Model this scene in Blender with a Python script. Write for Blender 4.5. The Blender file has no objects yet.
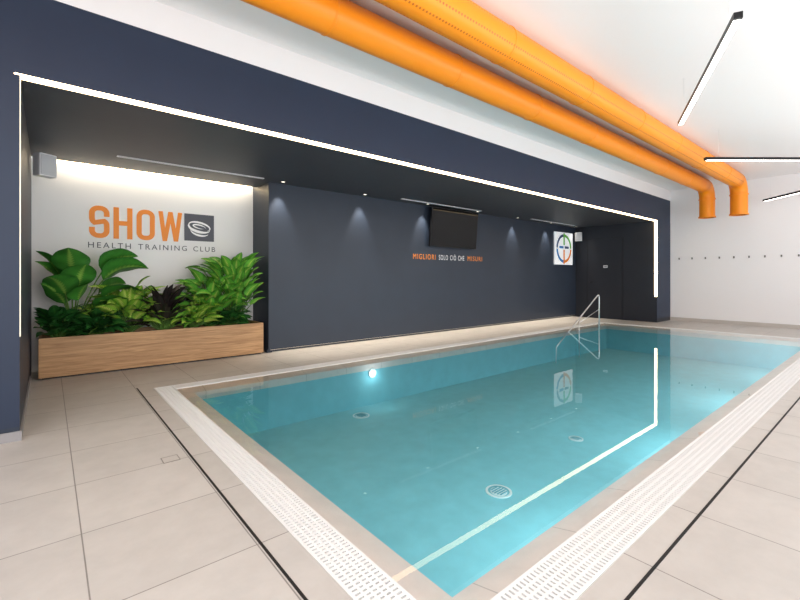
import bpy, bmesh, math, random
from mathutils import Vector, Matrix
R = math.radians
C = bpy.context.scene.collection
SC = bpy.context.scene
SC.view_settings.view_transform = 'Standard'

# ---------------------------------------------------------------- helpers
def lin(r, g, b):
    def f(c):
        c /= 255.0
        return c/12.92 if c <= .04045 else ((c+.055)/1.055)**2.4
    return (f(r), f(g), f(b), 1)

def mat(name, rgb, rough=.5, metal=0., emis=None, es=0., spec=.5, noise=0., nscale=8., bump=0., coat=0.):
    m = bpy.data.materials.new(name); m.use_nodes = True
    nt = m.node_tree; b = nt.nodes['Principled BSDF']
    b.inputs['Base Color'].default_value = lin(*rgb)
    b.inputs['Roughness'].default_value = rough
    b.inputs['Metallic'].default_value = metal
    b.inputs['Specular IOR Level'].default_value = spec
    if coat: b.inputs['Coat Weight'].default_value = coat
    if emis:
        b.inputs['Emission Color'].default_value = lin(*emis)
        b.inputs['Emission Strength'].default_value = es
    if noise or bump:
        tc = nt.nodes.new('ShaderNodeTexCoord')
        n = nt.nodes.new('ShaderNodeTexNoise'); n.inputs['Scale'].default_value = nscale; n.inputs['Detail'].default_value = 5
        nt.links.new(tc.outputs['Object'], n.inputs['Vector'])
        if noise:
            r = nt.nodes.new('ShaderNodeValToRGB')
            c = lin(*rgb)
            r.color_ramp.elements[0].position = .3; r.color_ramp.elements[1].position = .7
            r.color_ramp.elements[0].color = tuple(x*(1-noise) for x in c[:3])+(1,)
            r.color_ramp.elements[1].color = tuple(min(1, x*(1+noise)) for x in c[:3])+(1,)
            nt.links.new(n.outputs['Fac'], r.inputs['Fac']); nt.links.new(r.outputs['Color'], b.inputs['Base Color'])
        if bump:
            bp = nt.nodes.new('ShaderNodeBump'); bp.inputs['Strength'].default_value = bump; bp.inputs['Distance'].default_value = .01
            nt.links.new(n.outputs['Fac'], bp.inputs['Height']); nt.links.new(bp.outputs['Normal'], b.inputs['Normal'])
    return m

def box(bm, x0, x1, y0, y1, z0, z1, bevel=0.):
    r = bmesh.ops.create_cube(bm, size=1)
    vs = r['verts']
    for v in vs:
        v.co = Vector(((x0+x1)/2+v.co.x*(x1-x0), (y0+y1)/2+v.co.y*(y1-y0), (z0+z1)/2+v.co.z*(z1-z0)))
    if bevel:
        es = set()
        for v in vs: es.update(v.link_edges)
        bmesh.ops.bevel(bm, geom=list(es), offset=bevel, segments=2, affect='EDGES', profile=.7)

def sweep(bm, pts, rad, n=12, caps=True):
    pts = [Vector(p) for p in pts]
    if not hasattr(rad, '__len__'): rad = [rad]*len(pts)
    rings = []; prev = None
    for i, p in enumerate(pts):
        if i == 0: d = pts[1]-pts[0]
        elif i == len(pts)-1: d = pts[-1]-pts[-2]
        else: d = (pts[i+1]-pts[i]).normalized()+(pts[i]-pts[i-1]).normalized()
        d.normalize()
        if prev is None:
            a = Vector((0, 0, 1)) if abs(d.z) < .9 else Vector((1, 0, 0))
            u = a.cross(d).normalized()
        else:
            u = (prev - d*prev.dot(d)).normalized()
        prev = u; w = d.cross(u)
        rings.append([bm.verts.new(p+(u*math.cos(2*math.pi*k/n)+w*math.sin(2*math.pi*k/n))*rad[i]) for k in range(n)])
    for a, b in zip(rings, rings[1:]):
        for k in range(n):
            f = bm.faces.new((a[k], a[(k+1) % n], b[(k+1) % n], b[k])); f.smooth = True
    if caps:
        bm.faces.new(rings[0][::-1]); bm.faces.new(rings[-1])

def obj(name, bm, m, parent=None, loc=None):
    me = bpy.data.meshes.new(name)
    bmesh.ops.recalc_face_normals(bm, faces=bm.faces[:])
    bm.to_mesh(me); bm.free()
    if m: me.materials.append(m)
    o = bpy.data.objects.new(name, me); C.objects.link(o)
    if parent: o.parent = parent
    if loc: o.location = loc
    return o

def tag(o, label, cat, group=None, kind=None):
    o['label'] = label; o['category'] = cat
    if group: o['group'] = group
    if kind: o['kind'] = kind
    return o

def struct(name, bm, m, parent=None):
    o = obj(name, bm, m, parent)
    if not parent: o['kind'] = 'structure'
    return o

def thing(name, label, cat, loc=(0, 0, 0), rz=0, group=None):
    o = bpy.data.objects.new(name, None); C.objects.link(o)
    o.location = loc; o.rotation_euler = (0, 0, rz); o.empty_display_size = .1
    return tag(o, label, cat, group)

def B(*boxes, bevel=0.):
    bm = bmesh.new()
    for b in boxes: box(bm, *b, bevel=bevel)
    return bm

def dup(root, loc, rz=None, label=None):
    r = root.copy(); C.objects.link(r); r.location = loc
    if rz is not None: r.rotation_euler = (0, 0, rz)
    if label: r['label'] = label
    for ch in list(root.children):
        c = ch.copy(); C.objects.link(c); c.parent = r
        for g in ch.children:
            d = g.copy(); C.objects.link(d); d.parent = c
    return r

ORD = ['first', 'second', 'third', 'fourth', 'fifth', 'sixth', 'seventh', 'eighth', 'ninth', 'tenth']

# ---------------------------------------------------------------- layout numbers (metres)
XL, XR = -.16, 12.32          # alcove side walls
YF, YB, YW = 4.17, 6.40, 7.06 # alcove front plane, dark back wall, white recess wall
ZS, ZF, ZC = 2.69, 3.32, 3.60 # soffit, fascia top, main ceiling
XE = 13.30                    # far wall
PX0, PX1, PY0, PY1 = 1.20, 10.95, 1.12, 4.87   # basin rim
WZ = -.004                    # water level (overflow pool: laps to the grates)
PD = -.62                     # pool floor
GX0, GX1 = .87, 1.05          # near grate
HX0, HX1 = 11.10, 11.28       # far grate
GY0, GY1 = .78, .985          # right grate
HY0, HY1 = 5.01, 5.19         # back grate

# ---------------------------------------------------------------- materials
navy = mat('navy_paint', (30, 44, 68), .55, noise=.04, nscale=3)
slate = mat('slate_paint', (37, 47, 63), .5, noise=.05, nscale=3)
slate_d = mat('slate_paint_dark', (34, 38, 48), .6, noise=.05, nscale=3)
soffit_m = mat('soffit_paint', (58, 61, 69), .5, noise=.04)
white_w = mat('white_plaster', (242, 241, 243), .8, bump=.05, nscale=60)
white_c = mat('ceiling_plaster', (244, 242, 243), .85, bump=.04, nscale=40)
base_m = mat('pale_skirting', (196, 190, 184), .5)
black_m = mat('black_metal', (22, 22, 25), .4, .4)
slot_m = mat('slot_black', (24, 22, 22), .7)
gutter_m = mat('gutter_grey', (78, 84, 88), .6)
plastic_w = mat('white_grate_plastic', (234, 234, 234), .4)
steel = mat('polished_steel', (230, 232, 235), .3, .9)
led_m = mat('led_cream', (255, 246, 226), .5, emis=(255, 224, 174), es=8)
led_w = mat('led_white', (255, 250, 240), .5, emis=(255, 250, 244), es=5)
cove_m = mat('cove_led', (255, 246, 226), .5, emis=(255, 240, 212), es=26)
floor_led = mat('floor_led', (255, 246, 226), .5, emis=(255, 226, 180), es=.3)
orange_t = mat('orange_letter', (248, 144, 40), .5)
grey_t = mat('grey_letter', (78, 80, 92), .5)
white_t = mat('white_letter', (246, 246, 248), .5)
screen_m = mat('tv_screen', (4, 5, 7), .04, spec=.25)
spk_m = mat('speaker_shell', (240, 240, 244), .45)
spk_g = mat('speaker_grille', (200, 202, 208), .6)

def floor_mat(name, rgb, gridw, ox, oy, mort=.004, mcol=(120, 112, 106), rough=.42):
    m = bpy.data.materials.new(name); m.use_nodes = True
    nt = m.node_tree; N = nt.nodes; L = nt.links; b = N['Principled BSDF']
    tc = N.new('ShaderNodeTexCoord'); mp = N.new('ShaderNodeMapping')
    mp.inputs['Location'].default_value = (-ox, -oy, 0)
    L.new(tc.outputs['Object'], mp.inputs['Vector'])
    br = N.new('ShaderNodeTexBrick'); br.offset = 0; br.squash = 1
    br.inputs['Scale'].default_value = 1; br.inputs['Brick Width'].default_value = gridw[0]; br.inputs['Row Height'].default_value = gridw[1]
    br.inputs['Mortar Size'].default_value = mort; br.inputs['Mortar Smooth'].default_value = .1
    c = lin(*rgb)
    br.inputs['Color1'].default_value = tuple(x*.97 for x in c[:3])+(1,)
    br.inputs['Color2'].default_value = tuple(min(1, x*1.03) for x in c[:3])+(1,)
    br.inputs['Mortar'].default_value = lin(*mcol)
    L.new(mp.outputs['Vector'], br.inputs['Vector'])
    n = N.new('ShaderNodeTexNoise'); n.inputs['Scale'].default_value = 5; n.inputs['Detail'].default_value = 8; n.inputs['Roughness'].default_value = .65
    L.new(tc.outputs['Object'], n.inputs['Vector'])
    r = N.new('ShaderNodeValToRGB'); r.color_ramp.elements[0].position = .3; r.color_ramp.elements[1].position = .72
    r.color_ramp.elements[0].color = (.87, .87, .87, 1); r.color_ramp.elements[1].color = (1.0, 1.0, 1.0, 1)
    L.new(n.outputs['Fac'], r.inputs['Fac'])
    mx = N.new('ShaderNodeMix'); mx.data_type = 'RGBA'; mx.blend_type = 'MULTIPLY'; mx.inputs[0].default_value = 1
    L.new(br.outputs['Color'], mx.inputs[6]); L.new(r.outputs['Color'], mx.inputs[7])
    L.new(mx.outputs[2], b.inputs['Base Color'])
    bp = N.new('ShaderNodeBump'); bp.inputs['Strength'].default_value = .3; bp.inputs['Distance'].default_value = .003; bp.invert = True
    L.new(br.outputs['Fac'], bp.inputs['Height']); L.new(bp.outputs['Normal'], b.inputs['Normal'])
    b.inputs['Roughness'].default_value = rough
    return m
tile = floor_mat('porcelain_tile', (200, 195, 190), (.6, .6), .12, .06, .003, mcol=(140, 134, 130))
cope = floor_mat('coping_stone', (240, 231, 224), (.6, 5.), .12, -1., .003, mcol=(200, 192, 186), rough=.7)
pool_m = floor_mat('pool_lining', (136, 216, 229), (6, 6), 0, 0, .001, (136, 216, 229), .7)

def wood_mat():
    m = bpy.data.materials.new('oak_laminate'); m.use_nodes = True
    nt = m.node_tree; N = nt.nodes; L = nt.links; b = N['Principled BSDF']
    tc = N.new('ShaderNodeTexCoord'); mp = N.new('ShaderNodeMapping'); mp.inputs['Scale'].default_value = (1.2, 6, 26)
    L.new(tc.outputs['Object'], mp.inputs['Vector'])
    n = N.new('ShaderNodeTexNoise'); n.inputs['Scale'].default_value = 1.7; n.inputs['Detail'].default_value = 8; n.inputs['Roughness'].default_value = .65; n.inputs['Distortion'].default_value = .8
    L.new(mp.outputs['Vector'], n.inputs['Vector'])
    r = N.new('ShaderNodeValToRGB'); e = r.color_ramp.elements
    e[0].position = .3; e[0].color = lin(146, 106, 70); e[1].position = .7; e[1].color = lin(204, 162, 116)
    L.new(n.outputs['Fac'], r.inputs['Fac']); L.new(r.outputs['Color'], b.inputs['Base Color'])
    b.inputs['Roughness'].default_value = .5
    return m
wood = wood_mat()
soil_m = mat('dark_soil', (46, 34, 26), .95, noise=.4, nscale=40, bump=.8)

def duct_mat(name, perf):
    m = bpy.data.materials.new(name); m.use_nodes = True
    nt = m.node_tree; N = nt.nodes; L = nt.links; b = N['Principled BSDF']
    b.inputs['Base Color'].default_value = lin(248, 146, 12)
    b.inputs['Roughness'].default_value = .45
    if perf:
        tc = N.new('ShaderNodeTexCoord'); mp = N.new('ShaderNodeMapping'); mp.inputs['Scale'].default_value = (1, 1, 1)
        L.new(tc.outputs['Object'], mp.inputs['Vector'])
        v = N.new('ShaderNodeTexVoronoi'); v.inputs['Scale'].default_value = 28; v.inputs['Randomness'].default_value = 0
        L.new(mp.outputs['Vector'], v.inputs['Vector'])
        r = N.new('ShaderNodeValToRGB'); e = r.color_ramp.elements
        e[0].position = .26; e[0].color = lin(190, 92, 6); e[1].position = .34; e[1].color = lin(250, 150, 14)
        L.new(v.outputs['Distance'], r.inputs['Fac']); L.new(r.outputs['Color'], b.inputs['Base Color'])
    return m
duct_m = duct_mat('orange_duct_paint', False)
duct_p = duct_mat('orange_duct_perforated', True)

def water_mat():
    m = bpy.data.materials.new('pool_water'); m.use_nodes = True
    nt = m.node_tree; N = nt.nodes; L = nt.links
    N.remove(N['Principled BSDF']); out = N['Material Output']
    t = N.new('ShaderNodeBsdfTransparent'); t.inputs['Color'].default_value = (.98, .995, 1, 1)
    g = N.new('ShaderNodeBsdfGlossy'); g.inputs['Roughness'].default_value = .006; g.inputs['Color'].default_value = (1, 1, 1, 1)
    f = N.new('ShaderNodeFresnel'); f.inputs['IOR'].default_value = 1.29
    n = N.new('ShaderNodeTexNoise'); n.inputs['Scale'].default_value = 1.6; n.inputs['Detail'].default_value = 1
    tc = N.new('ShaderNodeTexCoord'); L.new(tc.outputs['Object'], n.inputs['Vector'])
    bp = N.new('ShaderNodeBump'); bp.inputs['Strength'].default_value = .006; bp.inputs['Distance'].default_value = .02
    L.new(n.outputs['Fac'], bp.inputs['Height'])
    L.new(bp.outputs['Normal'], g.inputs['Normal'])
    mx = N.new('ShaderNodeMixShader')
    L.new(f.outputs['Fac'], mx.inputs['Fac']); L.new(t.outputs['BSDF'], mx.inputs[1]); L.new(g.outputs['BSDF'], mx.inputs[2])
    L.new(mx.outputs['Shader'], out.inputs['Surface'])
    return m
water_m = water_mat()

# ---------------------------------------------------------------- floor with pool opening
fx0, fx1, fy0 = -3.2, XE, -4.0
fl = B((fx0, GX0, fy0, HY1, -.12, 0), (GX0, HX1, fy0, GY0, -.12, 0), (HX1, fx1, fy0, HY1, -.12, 0),
       (fx0, fx1, HY1, YW+.1, -.12, 0))
struct('floor', fl, tile)
# coping: a ring of stone that slopes gently down from the grates into the basin
bm = bmesh.new()
def rect(x0, x1, y0, y1, z): return [bm.verts.new(p) for p in ((x0, y0, z), (x1, y0, z), (x1, y1, z), (x0, y1, z))]
o1 = rect(GX1, HX0, GY1, HY0, -.007); i1 = rect(PX0, PX1, PY0, PY1, -.040); i2 = rect(PX0, PX1, PY0, PY1, -.125); o2 = rect(GX1, HX0, GY1, HY0, -.125)
for a, b in ((o1, i1), (i1, i2), (i2, o2), (o2, o1)):
    for k in range(4): bm.faces.new((a[k], a[(k+1) % 4], b[(k+1) % 4], b[k]))
struct('trim_1', bm, cope)
gt = B((GX0, GX1, GY0, HY1, -.125, -.05), (HX0, HX1, GY0, HY1, -.125, -.05), (GX1, HX0, GY0, GY1, -.125, -.05), (GX1, HX0, HY0, HY1, -.125, -.05))
struct('trim_2', gt, gutter_m)
bs = B((PX0-.1, PX0, PY0-.1, PY1+.1, PD, -.125), (PX1, PX1+.1, PY0-.1, PY1+.1, PD, -.125),
       (PX0, PX1, PY0-.1, PY0, PD, -.125), (PX0, PX1, PY1, PY1+.1, PD, -.125),
       (PX0-.1, PX1+.1, PY0-.1, PY1+.1, PD-.1, PD))
pb = struct('pool_basin', bs, pool_m)
bm = bmesh.new(); bm.faces.new(rect(GX1, HX0, GY1, HY0, WZ))
tag(obj('pool_water', bm, water_m), 'still turquoise water filling the rectangular swimming pool', 'water', kind='stuff')

# pool floor fittings
mat_fit = mat('pale_fitting', (225, 246, 248), .4)
mat_fit2 = mat('pale_fitting_slats', (90, 175, 192), .4)
def fitting(x, y, label, s_=1.):
    t = thing('pool_floor_drain', label, 'drain', (x, y, PD), 0, 'round fittings on the pool floor')
    t.scale = (s_, s_, 1)
    bm = bmesh.new()
    n = 40
    for r0, r1, z in ((.090, .11, .008), (.0, .07, .006)):
        a = []
        for k in range(n):
            c, s = math.cos(2*math.pi*k/n), math.sin(2*math.pi*k/n)
            a.append((bm.verts.new((c*r1, s*r1, z)), bm.verts.new((c*max(r0, .001), s*max(r0, .001), z)), bm.verts.new((c*r1, s*r1, 0))))
        for k in range(n):
            p, q = a[k], a[(k+1) % n]
            bm.faces.new((p[0], q[0], q[1], p[1])); bm.faces.new((p[0], q[0], q[2], p[2]))
    obj('drain_ring', bm, mat_fit, t)
    bm = bmesh.new()
    for k in range(5):
        y0 = -.05+k*.025
        w = math.sqrt(.07**2-y0**2)
        box(bm, -w*.85, w*.85, y0-.004, y0+.004, .006, .012)
    obj('drain_grille', bm, mat_fit2, t)
fitting(2.93, 2.20, 'round white drain on pool floor nearest the camera corner')
fitting(3.15, 4.56, 'round white drain on pool floor close to the underwater lamp')
fitting(4.55, 2.36, 'round white drain on pool floor farthest along toward the handrail', .7)

# underwater lamp
t = thing('underwater_pool_light', 'glowing round white lamp set in the pool side wall', 'pool light', (3.55, PY1, -.17))
bm = bmesh.new(); bmesh.ops.create_cone(bm, cap_ends=True, segments=32, radius1=.07, radius2=.065, depth=.02)
bmesh.ops.rotate(bm, verts=bm.verts, cent=(0, 0, 0), matrix=Matrix.Rotation(R(90), 3, 'X')); bmesh.ops.translate(bm, verts=bm.verts, vec=(0, -.01, 0))
obj('lamp_ring', bm, mat_fit, t)
bm = bmesh.new(); bmesh.ops.create_uvsphere(bm, u_segments=24, v_segments=12, radius=.045)
for q in bm.verts: q.co.y = q.co.y*.35-.02; q.co.z *= .8
obj('lamp_lens', bm, mat('pool_lamp_glow', (240, 250, 255), .3, emis=(215, 242, 255), es=4), t)

# overflow grates
def grate(label, x0, x1, y0, y1):
    t = thing('overflow_grate', label, 'drain grate', (x0, y0, 0), 0, 'white overflow grates around the pool')
    W, Lg = x1-x0, y1-y0
    fr = bmesh.new(); sl = bmesh.new()
    along_x = W > Lg
    w = min(W, Lg); l = max(W, Lg)
    def bb(bm, a0, a1, c0, c1, z0, z1):
        if along_x: box(bm, c0, c1, a0, a1, z0, z1)
        else: box(bm, a0, a1, c0, c1, z0, z1)
    e = .016
    bb(fr, 0.001, e, 0, l, -.03, .003); bb(fr, w-e, w-.001, 0, l, -.03, .003)
    for k in range(1, 5):
        a = e+(w-2*e)*k/5
        bb(fr, a-.006, a+.006, 0, l, -.02, .002)
    nb = int(l/.024)
    for k in range(nb+1):
        c = k*l/nb
        bb(sl, e, w-e, max(0, c-.0070), min(l, c+.0070), -.018, .0025)
    obj('grate_frame', fr, plastic_w, t); obj('grate_slats', sl, plastic_w, t)
grate('white slotted overflow grate along the near short end of pool', GX0, GX1, GY0, HY1)
grate('white slotted overflow grate along the long pool side opposite the dark alcove', GX1, HX0, GY0, GY1)
grate('white slotted overflow grate along the long pool side beneath the dark alcove', GX1, HX0, HY0, HY1)
grate('white slotted overflow grate along the far short end by hook wall', HX0, HX1, GY0, HY1)

# slot drains
tag(obj('slot_drain', B((.729, .741, fy0, 5.30, -.02, .0025)), slot_m), 'thin black floor slot running beside the near short pool end', 'slot drain')
tag(obj('slot_drain', B((.741, 11.5, .654, .666, -.02, .0025)), slot_m), 'thin black floor slot running beside the long pool side opposite the alcove', 'slot drain')
t = thing('floor_access_cover', 'small square steel framed tile cover beside the near floor slot', 'cover', (.62, 3.10, 0))
obj('cover_frame', B((-.05, .05, -.05, -.046, 0, .002), (-.05, .05, .046, .05, 0, .002), (-.05, -.046, -.046, .046, 0, .002), (.046, .05, -.046, .046, 0, .002)), mat('dull_steel', (140, 134, 128), .4, .3), t)
obj('cover_plate', B((-.045, .045, -.045, .045, 0, .0015)), mat('cover_tile', (190, 185, 180), .45), t)

# ---------------------------------------------------------------- walls
struct('wall_left', B((-3.2, XL, YF, YW+.1, 0, ZS)), slate)
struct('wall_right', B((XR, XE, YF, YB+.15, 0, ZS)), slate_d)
struct('wall_back', B((2.66, XR, YB, YB+.06, .052, ZS), (2.66, 2.74, YB+.06, YW, 0, ZS), (2.74, XR, YB+.12, YB+.16, 0, .07)), slate)
struct('wall_recess', B((XL, 2.74, YW, YW+.1, 0, ZS+.2)), white_w)
struct('trim_3', B((2.70, XR-.04, YB+.012, YB+.05, .046, .052)), floor_led)
struct('alcove_soffit', B((XL, XE, YF+.06, 6.86, ZS, ZS+.1), (2.66, XR, 6.86, YW, ZS, ZS+.1), (XL, 2.66, 6.86, 6.90, ZS, ZS+.22), (XL, 2.74, 6.86, YW, ZS+.2, ZS+.26)), soffit_m)
struct('wall_fascia', B((-3.2, XE, YF, YF+.06, ZS, ZF), (-3.2, XL, YF-.003, YF, 0.1, ZS), (XR+.0, XE, YF-.003, YF, .1, ZS)), navy)
struct('wall_upper', B((-3.2, XE, YF, YF+.06, ZF, ZC)), white_w)
struct('wall_far', B((XE, XE+.1, fy0, YF+.3, 0, ZC)), white_w)
struct('ceiling', B((-3.2, XE+.1, fy0, YF+.1, ZC, ZC+.1)), white_c)
struct('baseboard_left', B((-3.2, XL+.012, YF-.015, YF-.003, 0, .07), (XL, XL+.012, YF-.003, YB, 0, .07)), mat('grey_skirting', (150, 148, 150), .4))
struct('baseboard_far', B((XE-.015, XE, fy0, YF-.003, 0, .09)), base_m)

# LED lines of the alcove frame
t = thing('led_strip_frame', 'cream glowing light line edging the dark alcove on top and both sides', 'light strip', (0, YF, 0))
obj('top_light', B((XL-.03, XR, -.005, .085, ZS-.006, ZS+.005)), led_m, t)
obj('side_light', B((XR-.006, XR+.004, -.004, .06, .68, ZS-.006)), led_m, t)
obj('side_light', B((XL-.002, XL+.004, .0, .06, .76, ZS-.006)), mat('led_dim', (255, 246, 226), .5, emis=(255, 242, 218), es=.8), t)
tag(obj('cove_light', B((XL+.2, 2.6, 6.92, 6.95, ZS+.08, ZS+.12)), cove_m), 'warm hidden light strip above white wall behind the plants', 'light strip')
tag(obj('cove_light', B((XL+.22, 2.62, 7.04, 7.058, ZS-.01, ZS+.03)), led_m), 'slim glowing light line along top edge of white plant wall', 'light strip')

# soffit slot diffusers
for x0, x1, y, lab in ((.65, 2.5, 6.2, 'slim white slot vent in soffit in front of plants'),
                       (5.15, 7.5, 6.12, 'slim white slot vent in soffit above television'),
                       (9.5, 11.7, 6.12, 'slim white slot vent in soffit near round emblem sign')):
    t = thing('slot_vent', lab, 'vent', ((x0+x1)/2, y, ZS)); w = (x1-x0)/2
    obj('vent_frame', B((-w, w, -.03, -.012, -.008, 0), (-w, w, .012, .03, -.008, 0), (-w, -w+.02, -.012, .012, -.008, 0), (w-.02, w, -.012, .012, -.008, 0)), mat('vent_grey', (215, 215, 220), .4), t)
    obj('vent_slot', B((-w+.02, w-.02, -.012, .012, -.003, 0)), slot_m, t)

# downlights
lens_m = mat('downlight_lens', (255, 250, 240), .4, emis=(255, 244, 224), es=3)
def ringbm(r0, r1, z0, z1, n=28):
    bm = bmesh.new(); a = []
    for k in range(n):
        c, s = math.cos(2*math.pi*k/n), math.sin(2*math.pi*k/n)
        a.append([bm.verts.new((c*r, s*r, z)) for r, z in ((r0, z0), (r1, z0), (r1, z1), (r0, z1))])
    for k in range(n):
        p, q = a[k], a[(k+1) % n]
        for j in range(4): bm.faces.new((p[j], p[(j+1) % 4], q[(j+1) % 4], q[j]))
    return bm
d0 = thing('recessed_downlight', '', 'downlight', (2.78, 6.22, ZS), 0, 'downlights washing the dark back wall')
obj('trim_ring', ringbm(.03, .045, -.006, 0), black_m, d0)
bm = bmesh.new(); bmesh.ops.create_cone(bm, cap_ends=True, segments=24, radius1=.03, radius2=.03, depth=.003); bmesh.ops.translate(bm, verts=bm.verts, vec=(0, 0, -.0015))
obj('lens', bm, lens_m, d0)
for i in range(7):
    x = 2.82+i*1.56 if i < 6 else 12.0
    lab = ORD[i]+' small round downlight from the planter in alcove soffit'
    if i == 0: d0['label'] = lab; d0.location.x = x
    else: dup(d0, (x, 6.22, ZS), None, lab)
    ld = bpy.data.lights.new('downlight_beam', 'SPOT'); ld.energy = 72 if i < 6 else 6; ld.color = (1, .90, .76); ld.spot_size = R(56); ld.spot_blend = .8; ld.shadow_soft_size = .03
    lo = bpy.data.objects.new('downlight_beam', ld); C.objects.link(lo); lo.location = (x, 6.24, ZS-.02); lo.rotation_euler = (R(12), 0, 0)

# ---------------------------------------------------------------- door in the alcove side wall
door_m = mat('door_navy', (33, 37, 47), .6)
d = struct('door_1', B((XR-.012, XR-.001, 5.05, 6.02, .01, 2.3), bevel=.003), door_m)
struct('door_frame', B((XR-.008, XR-.0005, 5.02, 5.045, 0, 2.33), (XR-.008, XR-.0005, 6.025, 6.05, 0, 2.33), (XR-.008, XR-.0005, 5.045, 6.025, 2.305, 2.33)), mat('door_frame_dark', (29, 32, 40), .6), d)
bm = bmesh.new(); sweep(bm, [(XR-.012, 5.95, 1.05), (XR-.06, 5.95, 1.05), (XR-.065, 5.94, 1.05), (XR-.065, 5.84, 1.05)], .009, 10)
struct('door_handle', bm, black_m, d)
t = thing('door_sign', 'tiny white square sign fixed on the dark alcove door', 'sign', (XR-.013, 5.5, 1.5))
obj('sign_plate', B((-.006, 0, -.06, .06, -.035, .035), bevel=.002), white_t, t)
obj('sign_mark', B((-.008, -.006, -.04, .04, -.01, .01)), grey_t, t)

# ---------------------------------------------------------------- speakers
def speaker(loc, rz, label):
    t = thing('wall_speaker', label, 'speaker', loc, rz, 'pair of small wall speakers in the alcove')
    obj('speaker_body', B((-.09, .09, -.07, .06, -.13, .13), bevel=.02), spk_m, t)
    g = obj('speaker_grille', B((-.078, .078, -.078, -.069, -.115, .115), bevel=.003), spk_g, t)
    bm = bmesh.new(); sweep(bm, [(0, .06, 0), (0, .08, 0), (0, .095, 0)], [.02, .018, .03], 12)
    obj('wall_bracket', bm, black_m, t)
speaker((-.03, 6.34, 2.48), R(30), 'small grey speaker on left alcove wall beside white plant wall')
speaker((12.15, 6.22, 2.4), R(-75), 'small grey speaker in far alcove corner above dark door')

# ---------------------------------------------------------------- text helper
def text_words(s, x0, x1, z0, z1, y, depth, bold=0., font_space=1.):
    """lays a line of text in the box and returns one bmesh per word"""
    def make(body):
        cu = bpy.data.curves.new('lettering', 'FONT'); cu.body = body; cu.size = 1; cu.offset = bold; cu.extrude = .01; cu.space_character = font_space
        cu.space_word = 1.3; cu.resolution_u = 6
        o = bpy.data.objects.new('lettering', cu); C.objects.link(o)
        dg = bpy.context.evaluated_depsgraph_get(); dg.update()
        me = bpy.data.meshes.new_from_object(o.evaluated_get(dg))
        bm = bmesh.new(); bm.from_mesh(me)
        bpy.data.objects.remove(o); bpy.data.meshes.remove(me); bpy.data.curves.remove(cu)
        return bm
    full = make(s)
    xs = [v.co.x for v in full.verts]; ax, bx = min(xs), max(xs)
    full.free()
    ref = make('H'); ys = [v.co.y for v in ref.verts]; ay, by = min(ys), max(ys); ref.free()
    out = []; words = s.split(' ')
    for i, w in enumerate(words):
        pre = make(' '.join(words[:i+1])); e = max(v.co.x for v in pre.verts); pre.free()
        bm = make(w); we = max(v.co.x for v in bm.verts)
        off = e-we
        for v in bm.verts:
            x, yy, zz = v.co; x += off
            v.co = Vector((x0+(x-ax)/(bx-ax)*(x1-x0), y-(zz+.01)/.02*depth, z0+(yy-ay)/(by-ay)*(z1-z0)))
        out.append(bm)
    return out

def stroke(path, w, y, depth, closed=False):
    """flat slab following a 2-D (x, z) path, w wide, mitred"""
    bm = bmesh.new(); P = [Vector(p) for p in path]; n = len(P); rows = []
    for i, p in enumerate(P):
        a = P[i-1] if (i > 0 or closed) else None; b = P[(i+1) % n] if (i < n-1 or closed) else None
        d1 = (p-a).normalized() if a is not None else (b-p).normalized()
        d2 = (b-p).normalized() if b is not None else d1
        n1 = Vector((-d1.y, d1.x)); n2 = Vector((-d2.y, d2.x)); m = (n1+n2).normalized(); k = w/2/max(.35, m.dot(n1))
        q, r = p+m*k, p-m*k
        rows.append([bm.verts.new((q.x, y-depth, q.y)), bm.verts.new((r.x, y-depth, r.y)), bm.verts.new((r.x, y, r.y)), bm.verts.new((q.x, y, q.y))])
    rng = range(n) if closed else range(n-1)
    for i in rng:
        a, b = rows[i], rows[(i+1) % n]
        for j in range(4): bm.faces.new((a[j], a[(j+1) % 4], b[(j+1) % 4], b[j]))
    if not closed: bm.faces.new(rows[0]); bm.faces.new(rows[-1][::-1])
    return bm
def arc2(cx, cz, r, a0, a1, n=6): return [(cx+r*math.cos(R(a0+(a1-a0)*k/n)), cz+r*math.sin(R(a0+(a1-a0)*k/n))) for k in range(n+1)]
def dedupe(p, closed=False):
    out = [p[0]]
    for q in p[1:]:
        if (Vector(q)-Vector(out[-1])).length > 1e-4: out.append(q)
    if closed and (Vector(out[0])-Vector(out[-1])).length < 1e-4: out.pop()
    return out

# wall sign above plants
t = thing('wall_sign', 'orange and grey raised lettering with dark square swirl emblem on white wall', 'sign', (0, 0, 0))
z0, z1, sw = 1.735, 2.175, .064; h = sw/2; rc = .07; DP = .005
def S_path(a, b):
    l, r_, lo, hi, md = a+h, b-h, z0+h, z1-h, (z0+z1)/2
    return dedupe([(r_, z1-.145)]+arc2(r_-rc, hi-rc, rc, 0, 90)+arc2(l+rc, hi-rc, rc, 90, 180)+arc2(l+rc, md+.045, rc, 180, 235, 4)
            + arc2(r_-rc, md-.045, rc, 55, 0, 4)+arc2(r_-rc, lo+rc, rc, 0, -90)+arc2(l+rc, lo+rc, rc, 270, 180)+[(l, z0+.145)])
def O_path(a, b):
    l, r_, lo, hi = a+h, b-h, z0+h, z1-h
    return dedupe(arc2(r_-rc, hi-rc, rc, 0, 90)+arc2(l+rc, hi-rc, rc, 90, 180)+arc2(l+rc, lo+rc, rc, 180, 270)+arc2(r_-rc, lo+rc, rc, 270, 360), True)
obj('letter', stroke(S_path(.425, .655), sw, YW, DP), orange_t, t)
bmh = B((.70, .70+sw, YW-DP, YW, z0, z1), (.925-sw, .925, YW-DP, YW, z0, z1), (.70+sw, .925-sw, YW-DP, YW, (z0+z1)/2-h, (z0+z1)/2+h))
obj('letter', bmh, orange_t, t)
obj('letter', stroke(O_path(.975, 1.205), sw, YW, DP, True), orange_t, t)
bmw = bmesh.new(); hw = .029
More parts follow.
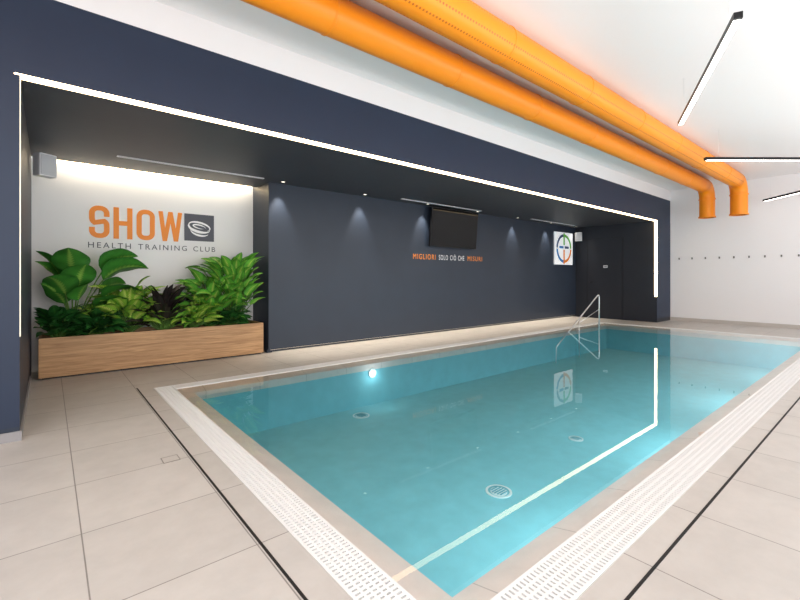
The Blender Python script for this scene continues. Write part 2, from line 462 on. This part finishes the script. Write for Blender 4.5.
zig = [(1.250+hw, z1), (1.335, z0), (1.4100, z1), (1.485, z0), (1.57-hw, z1)]
for k in range(4):     # four slanted slabs, each a hair deeper than the last so no faces coincide
    (xa, za), (xb, zb) = zig[k], zig[k+1]; dd = DP+.0004*k
    vs = [bmw.verts.new((x, yy, z)) for yy in (YW-dd, YW) for x, z in ((xa-hw, za), (xa+hw, za), (xb+hw, zb), (xb-hw, zb))]
    for f in ((0, 1, 2, 3), (7, 6, 5, 4), (0, 4, 5, 1), (1, 5, 6, 2), (2, 6, 7, 3), (3, 7, 4, 0)): bmw.faces.new([vs[q] for q in f])
obj('letter', bmw, orange_t, t)
for wbm in text_words('HEALTH TRAINING CLUB', .415, 2.05, 1.60, 1.675, YW, .004, .0, 1.35): obj('tagline_word', wbm, grey_t, t)
lg = obj('emblem_panel', B((1.60, 2.03, YW-.01, YW, 1.76, 2.175), bevel=.002), grey_t, t)
def ellband(cx, cz, a, b, rot, w, y, a0=0., a1=360., n=48, taper=False):
    bm = bmesh.new(); vs = []
    for k in range(n+1):
        s = k/n; th = R(a0+(a1-a0)*s); ww = w*(.1+.9*math.sin(math.pi*s)) if taper else w
        for sg in (1, -1):
            x, z = math.cos(th)*(a+sg*ww/2), math.sin(th)*(b+sg*ww/2)
            vs.append(bm.verts.new((cx+x*math.cos(rot)-z*math.sin(rot), y, cz+x*math.sin(rot)+z*math.cos(rot))))
    for k in range(n): bm.faces.new((vs[2*k], vs[2*k+1], vs[2*k+3], vs[2*k+2]))
    return bm
ro = R(-12)
for args in ((1.815, 1.985, .155, .062, ro, .030, YW-.0120, -40, 215, 48, True), (1.815, 1.972, .160, .070, ro, .042, YW-.0122, 160, 350, 48, True),
             (1.815, 1.982, .092, .026, ro, .024, YW-.0124, 0, 310, 48, True), (1.818, 1.915, .135, .068, ro, .030, YW-.0126, 190, 345, 48, True)):
    obj('emblem_ring', ellband(*args), white_t, lg)

# motto under tv
t = thing('motto_sign', 'small orange and white motto lettering on dark wall below television', 'sign', (0, 0, 0))
for nm, s, a, b, m_ in (('orange_word', 'MIGLIORI', 5.70, 6.34, orange_t), ('white_word', 'SOLO CIÒ CHE', 6.44, 7.25, white_t), ('orange_word', 'MISURI', 7.37, 7.88, orange_t)):
    for wbm in text_words(s, a, b, 1.57, 1.675, YB, .002, .0, 1.3): obj(nm, wbm, m_, t)

# television
t = thing('television', 'black flat screen television tilted down from the dark back wall', 'television', (6.81, YB-.12, 2.25))
bd = obj('tv_housing', B((-.73, .73, -.02, .03, -.415, .415), bevel=.008), black_m, t)
sc = obj('tv_screen', B((-.71, .71, -.024, -.0205, -.395, .395)), screen_m, t)
bk = obj('wall_bracket', B((-.2, .2, .10, .12, -.15, .15), (-.15, -.11, .03, .10, -.12, .12), (.11, .15, .03, .10, -.12, .12)), black_m, t)
for o in (bd, sc): o.rotation_euler = (R(5), 0, 0)

# round emblem sign
t = thing('emblem_sign', 'white square panel with colourful round cross emblem on dark wall', 'sign', (11.57, YB-.03, 2.03))
obj('panel', B((-.5, .5, -.005, .03, -.47, .47), bevel=.004), mat('sign_white_lifted', (236, 238, 242), .4, emis=(230, 234, 240), es=.35), t)  # unlit panel given a faint glow to lift it out of the shade
cols = {'blue': mat('emblem_blue', (60, 130, 200), .5), 'green': mat('emblem_green', (110, 190, 80), .5), 'orange': mat('emblem_orange', (245, 140, 50), .5), 'navyc': mat('emblem_navy', (70, 90, 130), .5)}
for c, a0, a1 in (('navyc', 92, 178), ('blue', 182, 268), ('orange', 272, 358), ('green', 2, 88)):
    bm = bmesh.new(); vs = []
    for k in range(21):
        th = R(a0+(a1-a0)*k/20)
        for rr in (.42, .34): vs.append(bm.verts.new((rr*math.cos(th), -.008, rr*math.sin(th))))
    for k in range(20): bm.faces.new((vs[2*k], vs[2*k+1], vs[2*k+3], vs[2*k+2]))
    obj('emblem_arc', bm, cols[c], t)
obj('emblem_cross', B((-.035, .035, -.01, -.005, -.45, -.03)), cols['orange'], t)
obj('emblem_cross', B((-.26, -.035, -.01, -.005, .0, .07)), cols['blue'], t)
obj('emblem_cross', B((.035, .26, -.01, -.005, .0, .07)), cols['navyc'], t)
obj('emblem_cross', B((-.035, .035, -.012, -.005, .10, .45)), cols['green'], t)

# ---------------------------------------------------------------- planter
t = thing('planter', 'long low oak box planter standing before the white wall', 'planter', (1.25, 6.68, 0))
pw, pd2, ph = 1.335, .26, .485
obj('plinth', B((-pw+.03, pw-.03, -pd2+.03, pd2-.03, 0, .02)), black_m, t)
obj('front_panel', B((-pw, pw, -pd2, -pd2+.03, .02, ph), bevel=.003), wood, t)
obj('back_panel', B((-pw, pw, pd2-.03, pd2, .02, ph)), wood, t)
for s in (-1, 1): obj('side_panel', B((min(s*pw, s*(pw-.03)), max(s*pw, s*(pw-.03)), -pd2+.03, pd2-.03, .02, ph)), wood, t)
bm = bmesh.new(); box(bm, -pw+.03, pw-.03, -pd2+.03, pd2-.03, .3, .44); obj('soil', bm, soil_m, t)

# ---------------------------------------------------------------- plants
def leaf_mat(name, mid, body, edge, stripes=0., rough=.45):
    m = bpy.data.materials.new(name); m.use_nodes = True
    nt = m.node_tree; N = nt.nodes; L = nt.links; b = N['Principled BSDF']
    uv = N.new('ShaderNodeUVMap'); sp = N.new('ShaderNodeSeparateXYZ'); L.new(uv.outputs['UV'], sp.inputs['Vector'])
    s1 = N.new('ShaderNodeMath'); s1.operation = 'SUBTRACT'; s1.inputs[1].default_value = .5; L.new(sp.outputs['X'], s1.inputs[0])
    ab = N.new('ShaderNodeMath'); ab.operation = 'ABSOLUTE'; L.new(s1.outputs[0], ab.inputs[0])
    m2 = N.new('ShaderNodeMath'); m2.operation = 'MULTIPLY'; m2.inputs[1].default_value = 2; L.new(ab.outputs[0], m2.inputs[0])
    sv = N.new('ShaderNodeMath'); sv.operation = 'MULTIPLY_ADD'; sv.inputs[1].default_value = -.22; L.new(m2.outputs[0], sv.inputs[0]); L.new(sp.outputs['Y'], sv.inputs[2])
    fr = N.new('ShaderNodeMath'); fr.operation = 'MULTIPLY'; fr.inputs[1].default_value = 75; L.new(sv.outputs[0], fr.inputs[0])
    sn = N.new('ShaderNodeMath'); sn.operation = 'SINE'; L.new(fr.outputs[0], sn.inputs[0])
    ad = N.new('ShaderNodeMath'); ad.operation = 'MULTIPLY_ADD'; ad.inputs[1].default_value = stripes; L.new(sn.outputs[0], ad.inputs[0]); L.new(m2.outputs[0], ad.inputs[2])
    r = N.new('ShaderNodeValToRGB'); e = r.color_ramp.elements
    e[0].position = .04; e[0].color = lin(*mid); e[1].position = .92; e[1].color = lin(*edge)
    k = e.new(.2); k.color = lin(*body)
    k = e.new(.7); k.color = lin(*body)
    # blotchy variation over the blades
    tc = N.new('ShaderNodeTexCoord'); n = N.new('ShaderNodeTexNoise'); n.inputs['Scale'].default_value = 9; n.inputs['Detail'].default_value = 3
    L.new(tc.outputs['Object'], n.inputs['Vector'])
    r2 = N.new('ShaderNodeValToRGB'); r2.color_ramp.elements[0].position = .3; r2.color_ramp.elements[0].color = (.72, .76, .7, 1); r2.color_ramp.elements[1].position = .7; r2.color_ramp.elements[1].color = (1.2, 1.15, 1.05, 1)
    L.new(n.outputs['Fac'], r2.inputs['Fac'])
    mx = N.new('ShaderNodeMix'); mx.data_type = 'RGBA'; mx.blend_type = 'MULTIPLY'; mx.inputs[0].default_value = 1
    L.new(ad.outputs[0], r.inputs['Fac']); L.new(r.outputs['Color'], mx.inputs[6]); L.new(r2.outputs['Color'], mx.inputs[7])
    L.new(mx.outputs[2], b.inputs['Base Color'])
    b.inputs['Roughness'].default_value = rough
    return m
m_banana = leaf_mat('leaf_broad_green', (130, 176, 78), (58, 128, 46), (46, 110, 40), .05)
m_dark = leaf_mat('leaf_dark_green', (66, 126, 56), (38, 98, 42), (30, 80, 36), .04)
m_varieg = leaf_mat('leaf_variegated', (214, 220, 120), (140, 188, 66), (60, 134, 46), .16)
m_green = leaf_mat('leaf_bright_green', (180, 206, 100), (96, 168, 58), (54, 126, 44), .12)
m_purple = leaf_mat('leaf_purple_black', (58, 40, 46), (34, 33, 33), (46, 32, 36), .04)
m_stem = mat('green_stem', (84, 120, 52), .5, noise=.2)

def plant(name, label, x, y, mat_l, leaves, seed, width_shape=.62, group=None, zs=.44, ztop=1.56):
    rnd = random.Random(seed)
    t = thing(name, label, 'plant', (x, y, zs), 0, group)
    sb = bmesh.new(); lb = bmesh.new(); uvl = lb.loops.layers.uv.new('UVMap')
    for (az, pet, bl, wd, el, droop) in leaves:
        az = R(az+rnd.uniform(-8, 8)); el0 = R(el+rnd.uniform(-4, 4)); tw = rnd.uniform(-.7, .7)
        for attempt in range(8):
            p = Vector((math.cos(az)*.015, math.sin(az)*.015, 0)); n1, n2 = 7, 12
            pts = [p.copy()]; e = el0
            for k in range(n1):
                e -= R(droop)*.25/n1
                p = p+Vector((math.cos(az)*math.cos(e), math.sin(az)*math.cos(e), math.sin(e)))*(pet/n1); pts.append(p.copy())
            side0 = Vector((-math.sin(az), math.cos(az), 0))
            rows = []
            for k in range(n2+1):
                s = k/n2
                d = Vector((math.cos(az)*math.cos(e), math.sin(az)*math.cos(e), math.sin(e)))
                nrm = side0.cross(d)*-1
                if nrm.z < 0: nrm = -nrm
                sd = (side0*math.cos(tw)+nrm*math.sin(tw)).normalized(); nn = (nrm*math.cos(tw)-side0*math.sin(tw)).normalized()
                hw = wd/2*max(.0, math.sin(math.pi*min(1, max(0, s))**width_shape))**.95 + .001
                rows.append([(p+sd*(hw*c)+nn*(abs(c)*hw*.28+math.sin(s*14+c*2)*hw*.05*abs(c)), (c+1)/2, s) for c in (-1, -.55, 0, .55, 1)])
                if k < n2:
                    e -= R(droop)*.75/n2
                    d = Vector((math.cos(az)*math.cos(e), math.sin(az)*math.cos(e), math.sin(e)))
                    p = p+d*(bl/n2)
            allp = [q[0]+Vector((x, y, zs)) for r_ in rows for q in r_]
            if max(q.z for q in allp) > ztop:
                pet *= .88; bl *= .97; bad = True; continue
            bad = any(q.x < XL+.02 or q.y > YW-.02 or q.y < 6.24 or (q.x > 2.645 and q.y > YB-.05) or q.x > 2.60 or q.z < .43 or (q.y < 6.47 and q.z < .50) for q in allp)
            if not bad: break
            el0 = min(R(89), el0+R(8)); droop *= .85; bl *= .95
        if bad:
            continue
        sweep(sb, pts, [.007*(1-.4*i/n1)+wd*.01 for i in range(n1+1)], 6)
        V = [[(lb.verts.new(q), a, b) for q, a, b in r_] for r_ in rows]
        for a, b in zip(V, V[1:]):
            for c in range(4):
                q = (a[c], a[c+1], b[c+1], b[c])
                f = lb.faces.new([z[0] for z in q]); f.smooth = True
                for lp, z in zip(f.loops, q): lp[uvl].uv = (z[1], z[2])
    obj('stems', sb, m_stem, t); obj('leaves', lb, mat_l, t)

rr = random.Random(4)
def bush(n, pet, bl, wd, el, dr, a0=-200, a1=20):
    out = []
    for i in range(n):
        a = a0+(a1-a0)*((i*.618) % 1)
        k = rr.uniform(.75, 1.15); q = i/n
        out.append((a, pet*k*(1.1-.6*q), bl*rr.uniform(.85, 1.1), wd*rr.uniform(.85, 1.1), el[0]+(el[1]-el[0])*q, dr*rr.uniform(.8, 1.2)))
    return out
plant('banana_plant', 'tall plant with huge paddle leaves at left end of planter', .24, 6.62, m_banana,
      [(180, .84, .46, .34, 88, 60), (170, .60, .40, .32, 82, 55), (0, .78, .58, .40, 80, 100), (-15, .58, .52, .40, 70, 100), (-75, .64, .48, .38, 86, 130),
       (-160, .44, .40, .30, 78, 90), (25, .60, .44, .32, 76, 80), (-25, .42, .42, .32, 66, 80), (8, .88, .48, .38, 84, 85),
       (-95, .82, .48, .38, 88, 120), (-170, .66, .46, .36, 86, 95), (-5, .36, .4, .30, 60, 70), (175, .45, .34, .28, 80, 60), (-60, .48, .42, .34, 80, 120), (-120, .56, .42, .36, 84, 110)], 1, .72, ztop=1.60)
plant('low_leafy_plant', 'low dark green pointed-leaf plant spilling over left planter corner', .08, 6.58, m_dark, bush(64, .24, .26, .12, (88, 25), 75), 2)
plant('low_leafy_plant', 'low dark green plant between paddle-leaf plant and variegated plant', .46, 6.58, m_dark, bush(60, .22, .26, .12, (88, 25), 75), 3)
plant('variegated_plant', 'yellow streaked broad-leaf plant next to the paddle-leaf plant', .82, 6.64, m_varieg, bush(56, .50, .32, .16, (90, 35), 85, -230, 50), 5, ztop=1.46)
plant('dark_spiky_plant', 'dark purple narrow-leaf plant in middle of the planter', 1.22, 6.56, m_purple, bush(80, .36, .36, .09, (90, 40), 60, -230, 50), 6, ztop=1.28)
plant('variegated_plant', 'yellow streaked low plant just right of the purple plant', 1.60, 6.58, m_varieg, bush(44, .32, .28, .14, (90, 30), 75), 7)
plant('leafy_green_plant', 'bright green broad-leaf plant second from right end of planter', 1.86, 6.66, m_green, bush(64, .58, .32, .15, (90, 30), 80, -220, 40), 8, ztop=1.48)
plant('leafy_green_plant', 'tallest bright green broad-leaf plant at right end of planter', 2.22, 6.66, m_green, bush(84, .88, .32, .15, (90, 45), 80, -230, 50), 9, ztop=1.60)
plant('low_leafy_plant', 'low dark green plant at foot of the right end plants', 2.12, 6.58, m_dark, bush(46, .22, .22, .12, (85, 25), 65), 10)

# ---------------------------------------------------------------- handrail
t = thing('pool_handrail', 'polished steel handrail descending into the pool at far corner', 'handrail', (10.22, 4.72, 0))
bm = bmesh.new()
A = Vector((0, 0, PD)); T = Vector((0, 0, .80)); E = Vector((-1.95, 0, -.28))
pts = [A, (0, 0, .70)]
for k in range(1, 8):
    a = k/8; p = Vector((0, 0, .70)).lerp(T, a).lerp(T.lerp(E, a*.06), a); pts.append(p)
pts.append(T.lerp(E, .08)); pts += [T.lerp(E, q) for q in (.3, .5, .7, .9, 1.)]; pts.append((E.x-.02, 0, PD))
sweep(bm, pts, .015, 14); obj('rail', bm, steel, t)
bm = bmesh.new(); m1 = T.lerp(E, .5); sweep(bm, [m1, (m1.x, 0, PD)], .010, 12); obj('post', bm, steel, t)
bm = bmesh.new(); sweep(bm, [(0, 0, .42), T.lerp(E, .5)+Vector((0, 0, -.1))], .008, 12); obj('cross_bar', bm, steel, t)

# ---------------------------------------------------------------- ducts
def duct(label, Yc, Zc, r, xe, zend, perf):
    t = thing('air_duct', label, 'duct', (0, Yc, Zc))
    rb = .30
    bm = bmesh.new(); sweep(bm, [(-3.1+(xe-rb+3.1)*k/40, 0, 0) for k in range(41)], r, 40)
    obj('pipe', bm, duct_p if perf else duct_m, t)
    bm = bmesh.new(); pts = [(xe-rb+rb*math.sin(R(90*k/6)), 0, -rb+rb*math.cos(R(90*k/6))) for k in range(7)]
    sweep(bm, pts, r*1.005, 40)
    for f in bm.faces: f.smooth = False
    el = obj('elbow', bm, duct_m, t)
    zb = zend-Zc
    bm = bmesh.new(); sweep(bm, [(xe, 0, -rb), (xe, 0, zb)], r, 40, caps=False); sweep(bm, [(xe, 0, -rb), (xe, 0, zb)], r-.012, 40, caps=False)
    obj('outlet_pipe', bm, duct_m, t)
    bm = ringbm(r-.012, r+.018, zb-.01, zb+.02, 40); bmesh.ops.translate(bm, verts=bm.verts, vec=(xe, 0, 0)); obj('outlet_rim', bm, duct_m, t)
    bm = ringbm(r-.005, r+.014, -rb-.012, -rb+.012, 40); bmesh.ops.translate(bm, verts=bm.verts, vec=(xe, 0, 0)); obj('joint_ring', bm, duct_m, t)
    x = -1.2
    while x < xe-rb:
        bm = bmesh.new(); sweep(bm, [(x-.012, 0, 0), (x-.008, 0, 0), (x+.008, 0, 0), (x+.012, 0, 0)], [r, r+.006, r+.006, r], 40)
        obj('joint_ring', bm, duct_m, t)
        bm = B((x+.58, x+.61, -.012, .012, r-.005, ZC-Zc)); obj('hanger', bm, steel, t)
        x += 1.5
duct('smooth orange round air duct nearer to the dark alcove', 3.09, 3.40, .16, 12.4, 2.66, False)
duct('perforated orange round air duct farther from the dark alcove', 2.44, 3.40, .165, 12.25, 2.64, True)

# ---------------------------------------------------------------- linear pendants
def pendant(p0, p1, z, label):
    a, b = Vector(p0), Vector(p1); c = (a+b)/2; l = (b-a).length/2; ang = math.atan2(b.y-a.y, b.x-a.x)
    t = thing('linear_pendant_light', label, 'light fixture', (c.x, c.y, z), ang, 'black linear ceiling lights')
    obj('housing', B((-l, l, -.028, -.023, -.012, .034), (-l, l, .023, .028, -.012, .034), (-l, l, -.023, .023, 0, .034), (-l, -l+.03, -.023, .023, -.012, 0), (l-.03, l, -.023, .023, -.012, 0)), black_m, t)
    obj('diffuser', B((-l+.03, l-.03, -.023, .023, -.018, -.001)), led_w, t)
    for s in (-1, 1):
        bm = bmesh.new(); sweep(bm, [(s*l*.8, 0, .034), (s*l*.8, 0, ZC-z)], .002, 6); obj('suspension_cable', bm, steel, t)
pendant((3.90, .78), (6.10, 1.80), 3.12, 'diagonal black linear light nearest the camera hanging beside ducts')
pendant((8.15, 2.06), (9.9, .62), 3.10, 'diagonal black linear light between near light and far wall')
pendant((13.0, 2.12), (11.55, .75), 3.0, 'diagonal black linear light closest to the hook wall')
pendant((1.0, -1.6), (3.2, -.6), 3.12, 'added unseen diagonal black linear light hanging behind the camera side')  # extra fixture out of view, added to light the room

# ---------------------------------------------------------------- hooks on far wall
hk = None
for i in range(9):
    y = 3.95-i*.30
    lab = ORD[i]+' small coat hook from the alcove on far white wall'
    if hk is None:
        bm = bmesh.new(); box(bm, -.008, 0, -.015, .015, -.026, .026, bevel=.002)
        sweep(bm, [(-.007, 0, 0), (-.035, 0, -.006), (-.05, 0, .014)], [.006, .005, .008], 8)
        hk = obj('coat_hook', bm, mat('hook_grey', (110, 106, 106), .4, .2)); hk.location = (XE, y, 1.7); tag(hk, lab, 'hook', 'coat hooks on the far wall')
    else:
        o = hk.copy(); C.objects.link(o); o.location = (XE, y, 1.7); o['label'] = lab

# ---------------------------------------------------------------- lights
w = bpy.data.worlds.new('World'); SC.world = w; w.use_nodes = True
w.node_tree.nodes['Background'].inputs['Color'].default_value = (1, .99, .985, 1)
w.node_tree.nodes['Background'].inputs['Strength'].default_value = 1.65
def area(name, loc, rot, sx, sy, e, col=(1, .985, .97), spread=180):
    l = bpy.data.lights.new(name, 'AREA'); l.shape = 'RECTANGLE'; l.size = sx; l.size_y = sy; l.energy = e; l.color = col; l.spread = R(spread)
    o = bpy.data.objects.new(name, l); C.objects.link(o); o.location = loc; o.rotation_euler = rot
area('overhead_fill', (6, -1.6, 3.4), (0, 0, 0), 10, 1.5, 55)  # added fill from above, out of view, no real fixture
area('ceiling_fill', (6, -1.6, 1.5), (R(142), 0, 0), 11, .8, 205, (1, .965, .935))  # added upward fill to brighten the ceiling, no real lamp
area('ceiling_fill', (-.6, -1.2, 1.8), (R(128), 0, 0), 3, .8, 55, (1, .97, .94))  # second added upward fill, toward the near end
area('overhead_fill', (-1.8, 1.0, 3.4), (0, 0, 0), 1.5, 3, 55)  # added fill brightening the left end, no real fixture
area('wall_base_led', (7.5, YB+.03, .044), (R(-5), 0, 0), 9.4, .02, 3, (1, .88, .70))
area('floor_band_fill', (7.5, 5.95, ZS-.004), (0, 0, 0), 9.4, .03, 45, (1, .88, .72), 50)  # added narrow fill for the warm floor band, no lamp in the soffit
for x, e_ in ((2.6, 7), (5.0, 10), (7.6, 11), (10.0, 9)):
    area('pool_fill', (x, PY0+.02, -.25), (R(80), 0, 0), 1.2, .2, e_, (.85, .97, 1))  # added hidden fill under water to brighten the basin
l = bpy.data.lights.new('pool_lamp', 'POINT'); l.energy = 1.6; l.color = (.85, .96, 1); l.shadow_soft_size = .05
o = bpy.data.objects.new('pool_lamp', l); C.objects.link(o); o.location = (3.55, PY1-.14, -.2)

# ---------------------------------------------------------------- camera
cd = bpy.data.cameras.new('Camera'); cd.sensor_fit = 'HORIZONTAL'; cd.sensor_width = 36; cd.lens = 421/800*36; cd.shift_y = -23/800; cd.clip_start = .05
co = bpy.data.objects.new('Camera', cd); C.objects.link(co); co.location = (0, 0, 1.2); co.rotation_euler = (R(90), 0, R(-39.9))
SC.camera = co
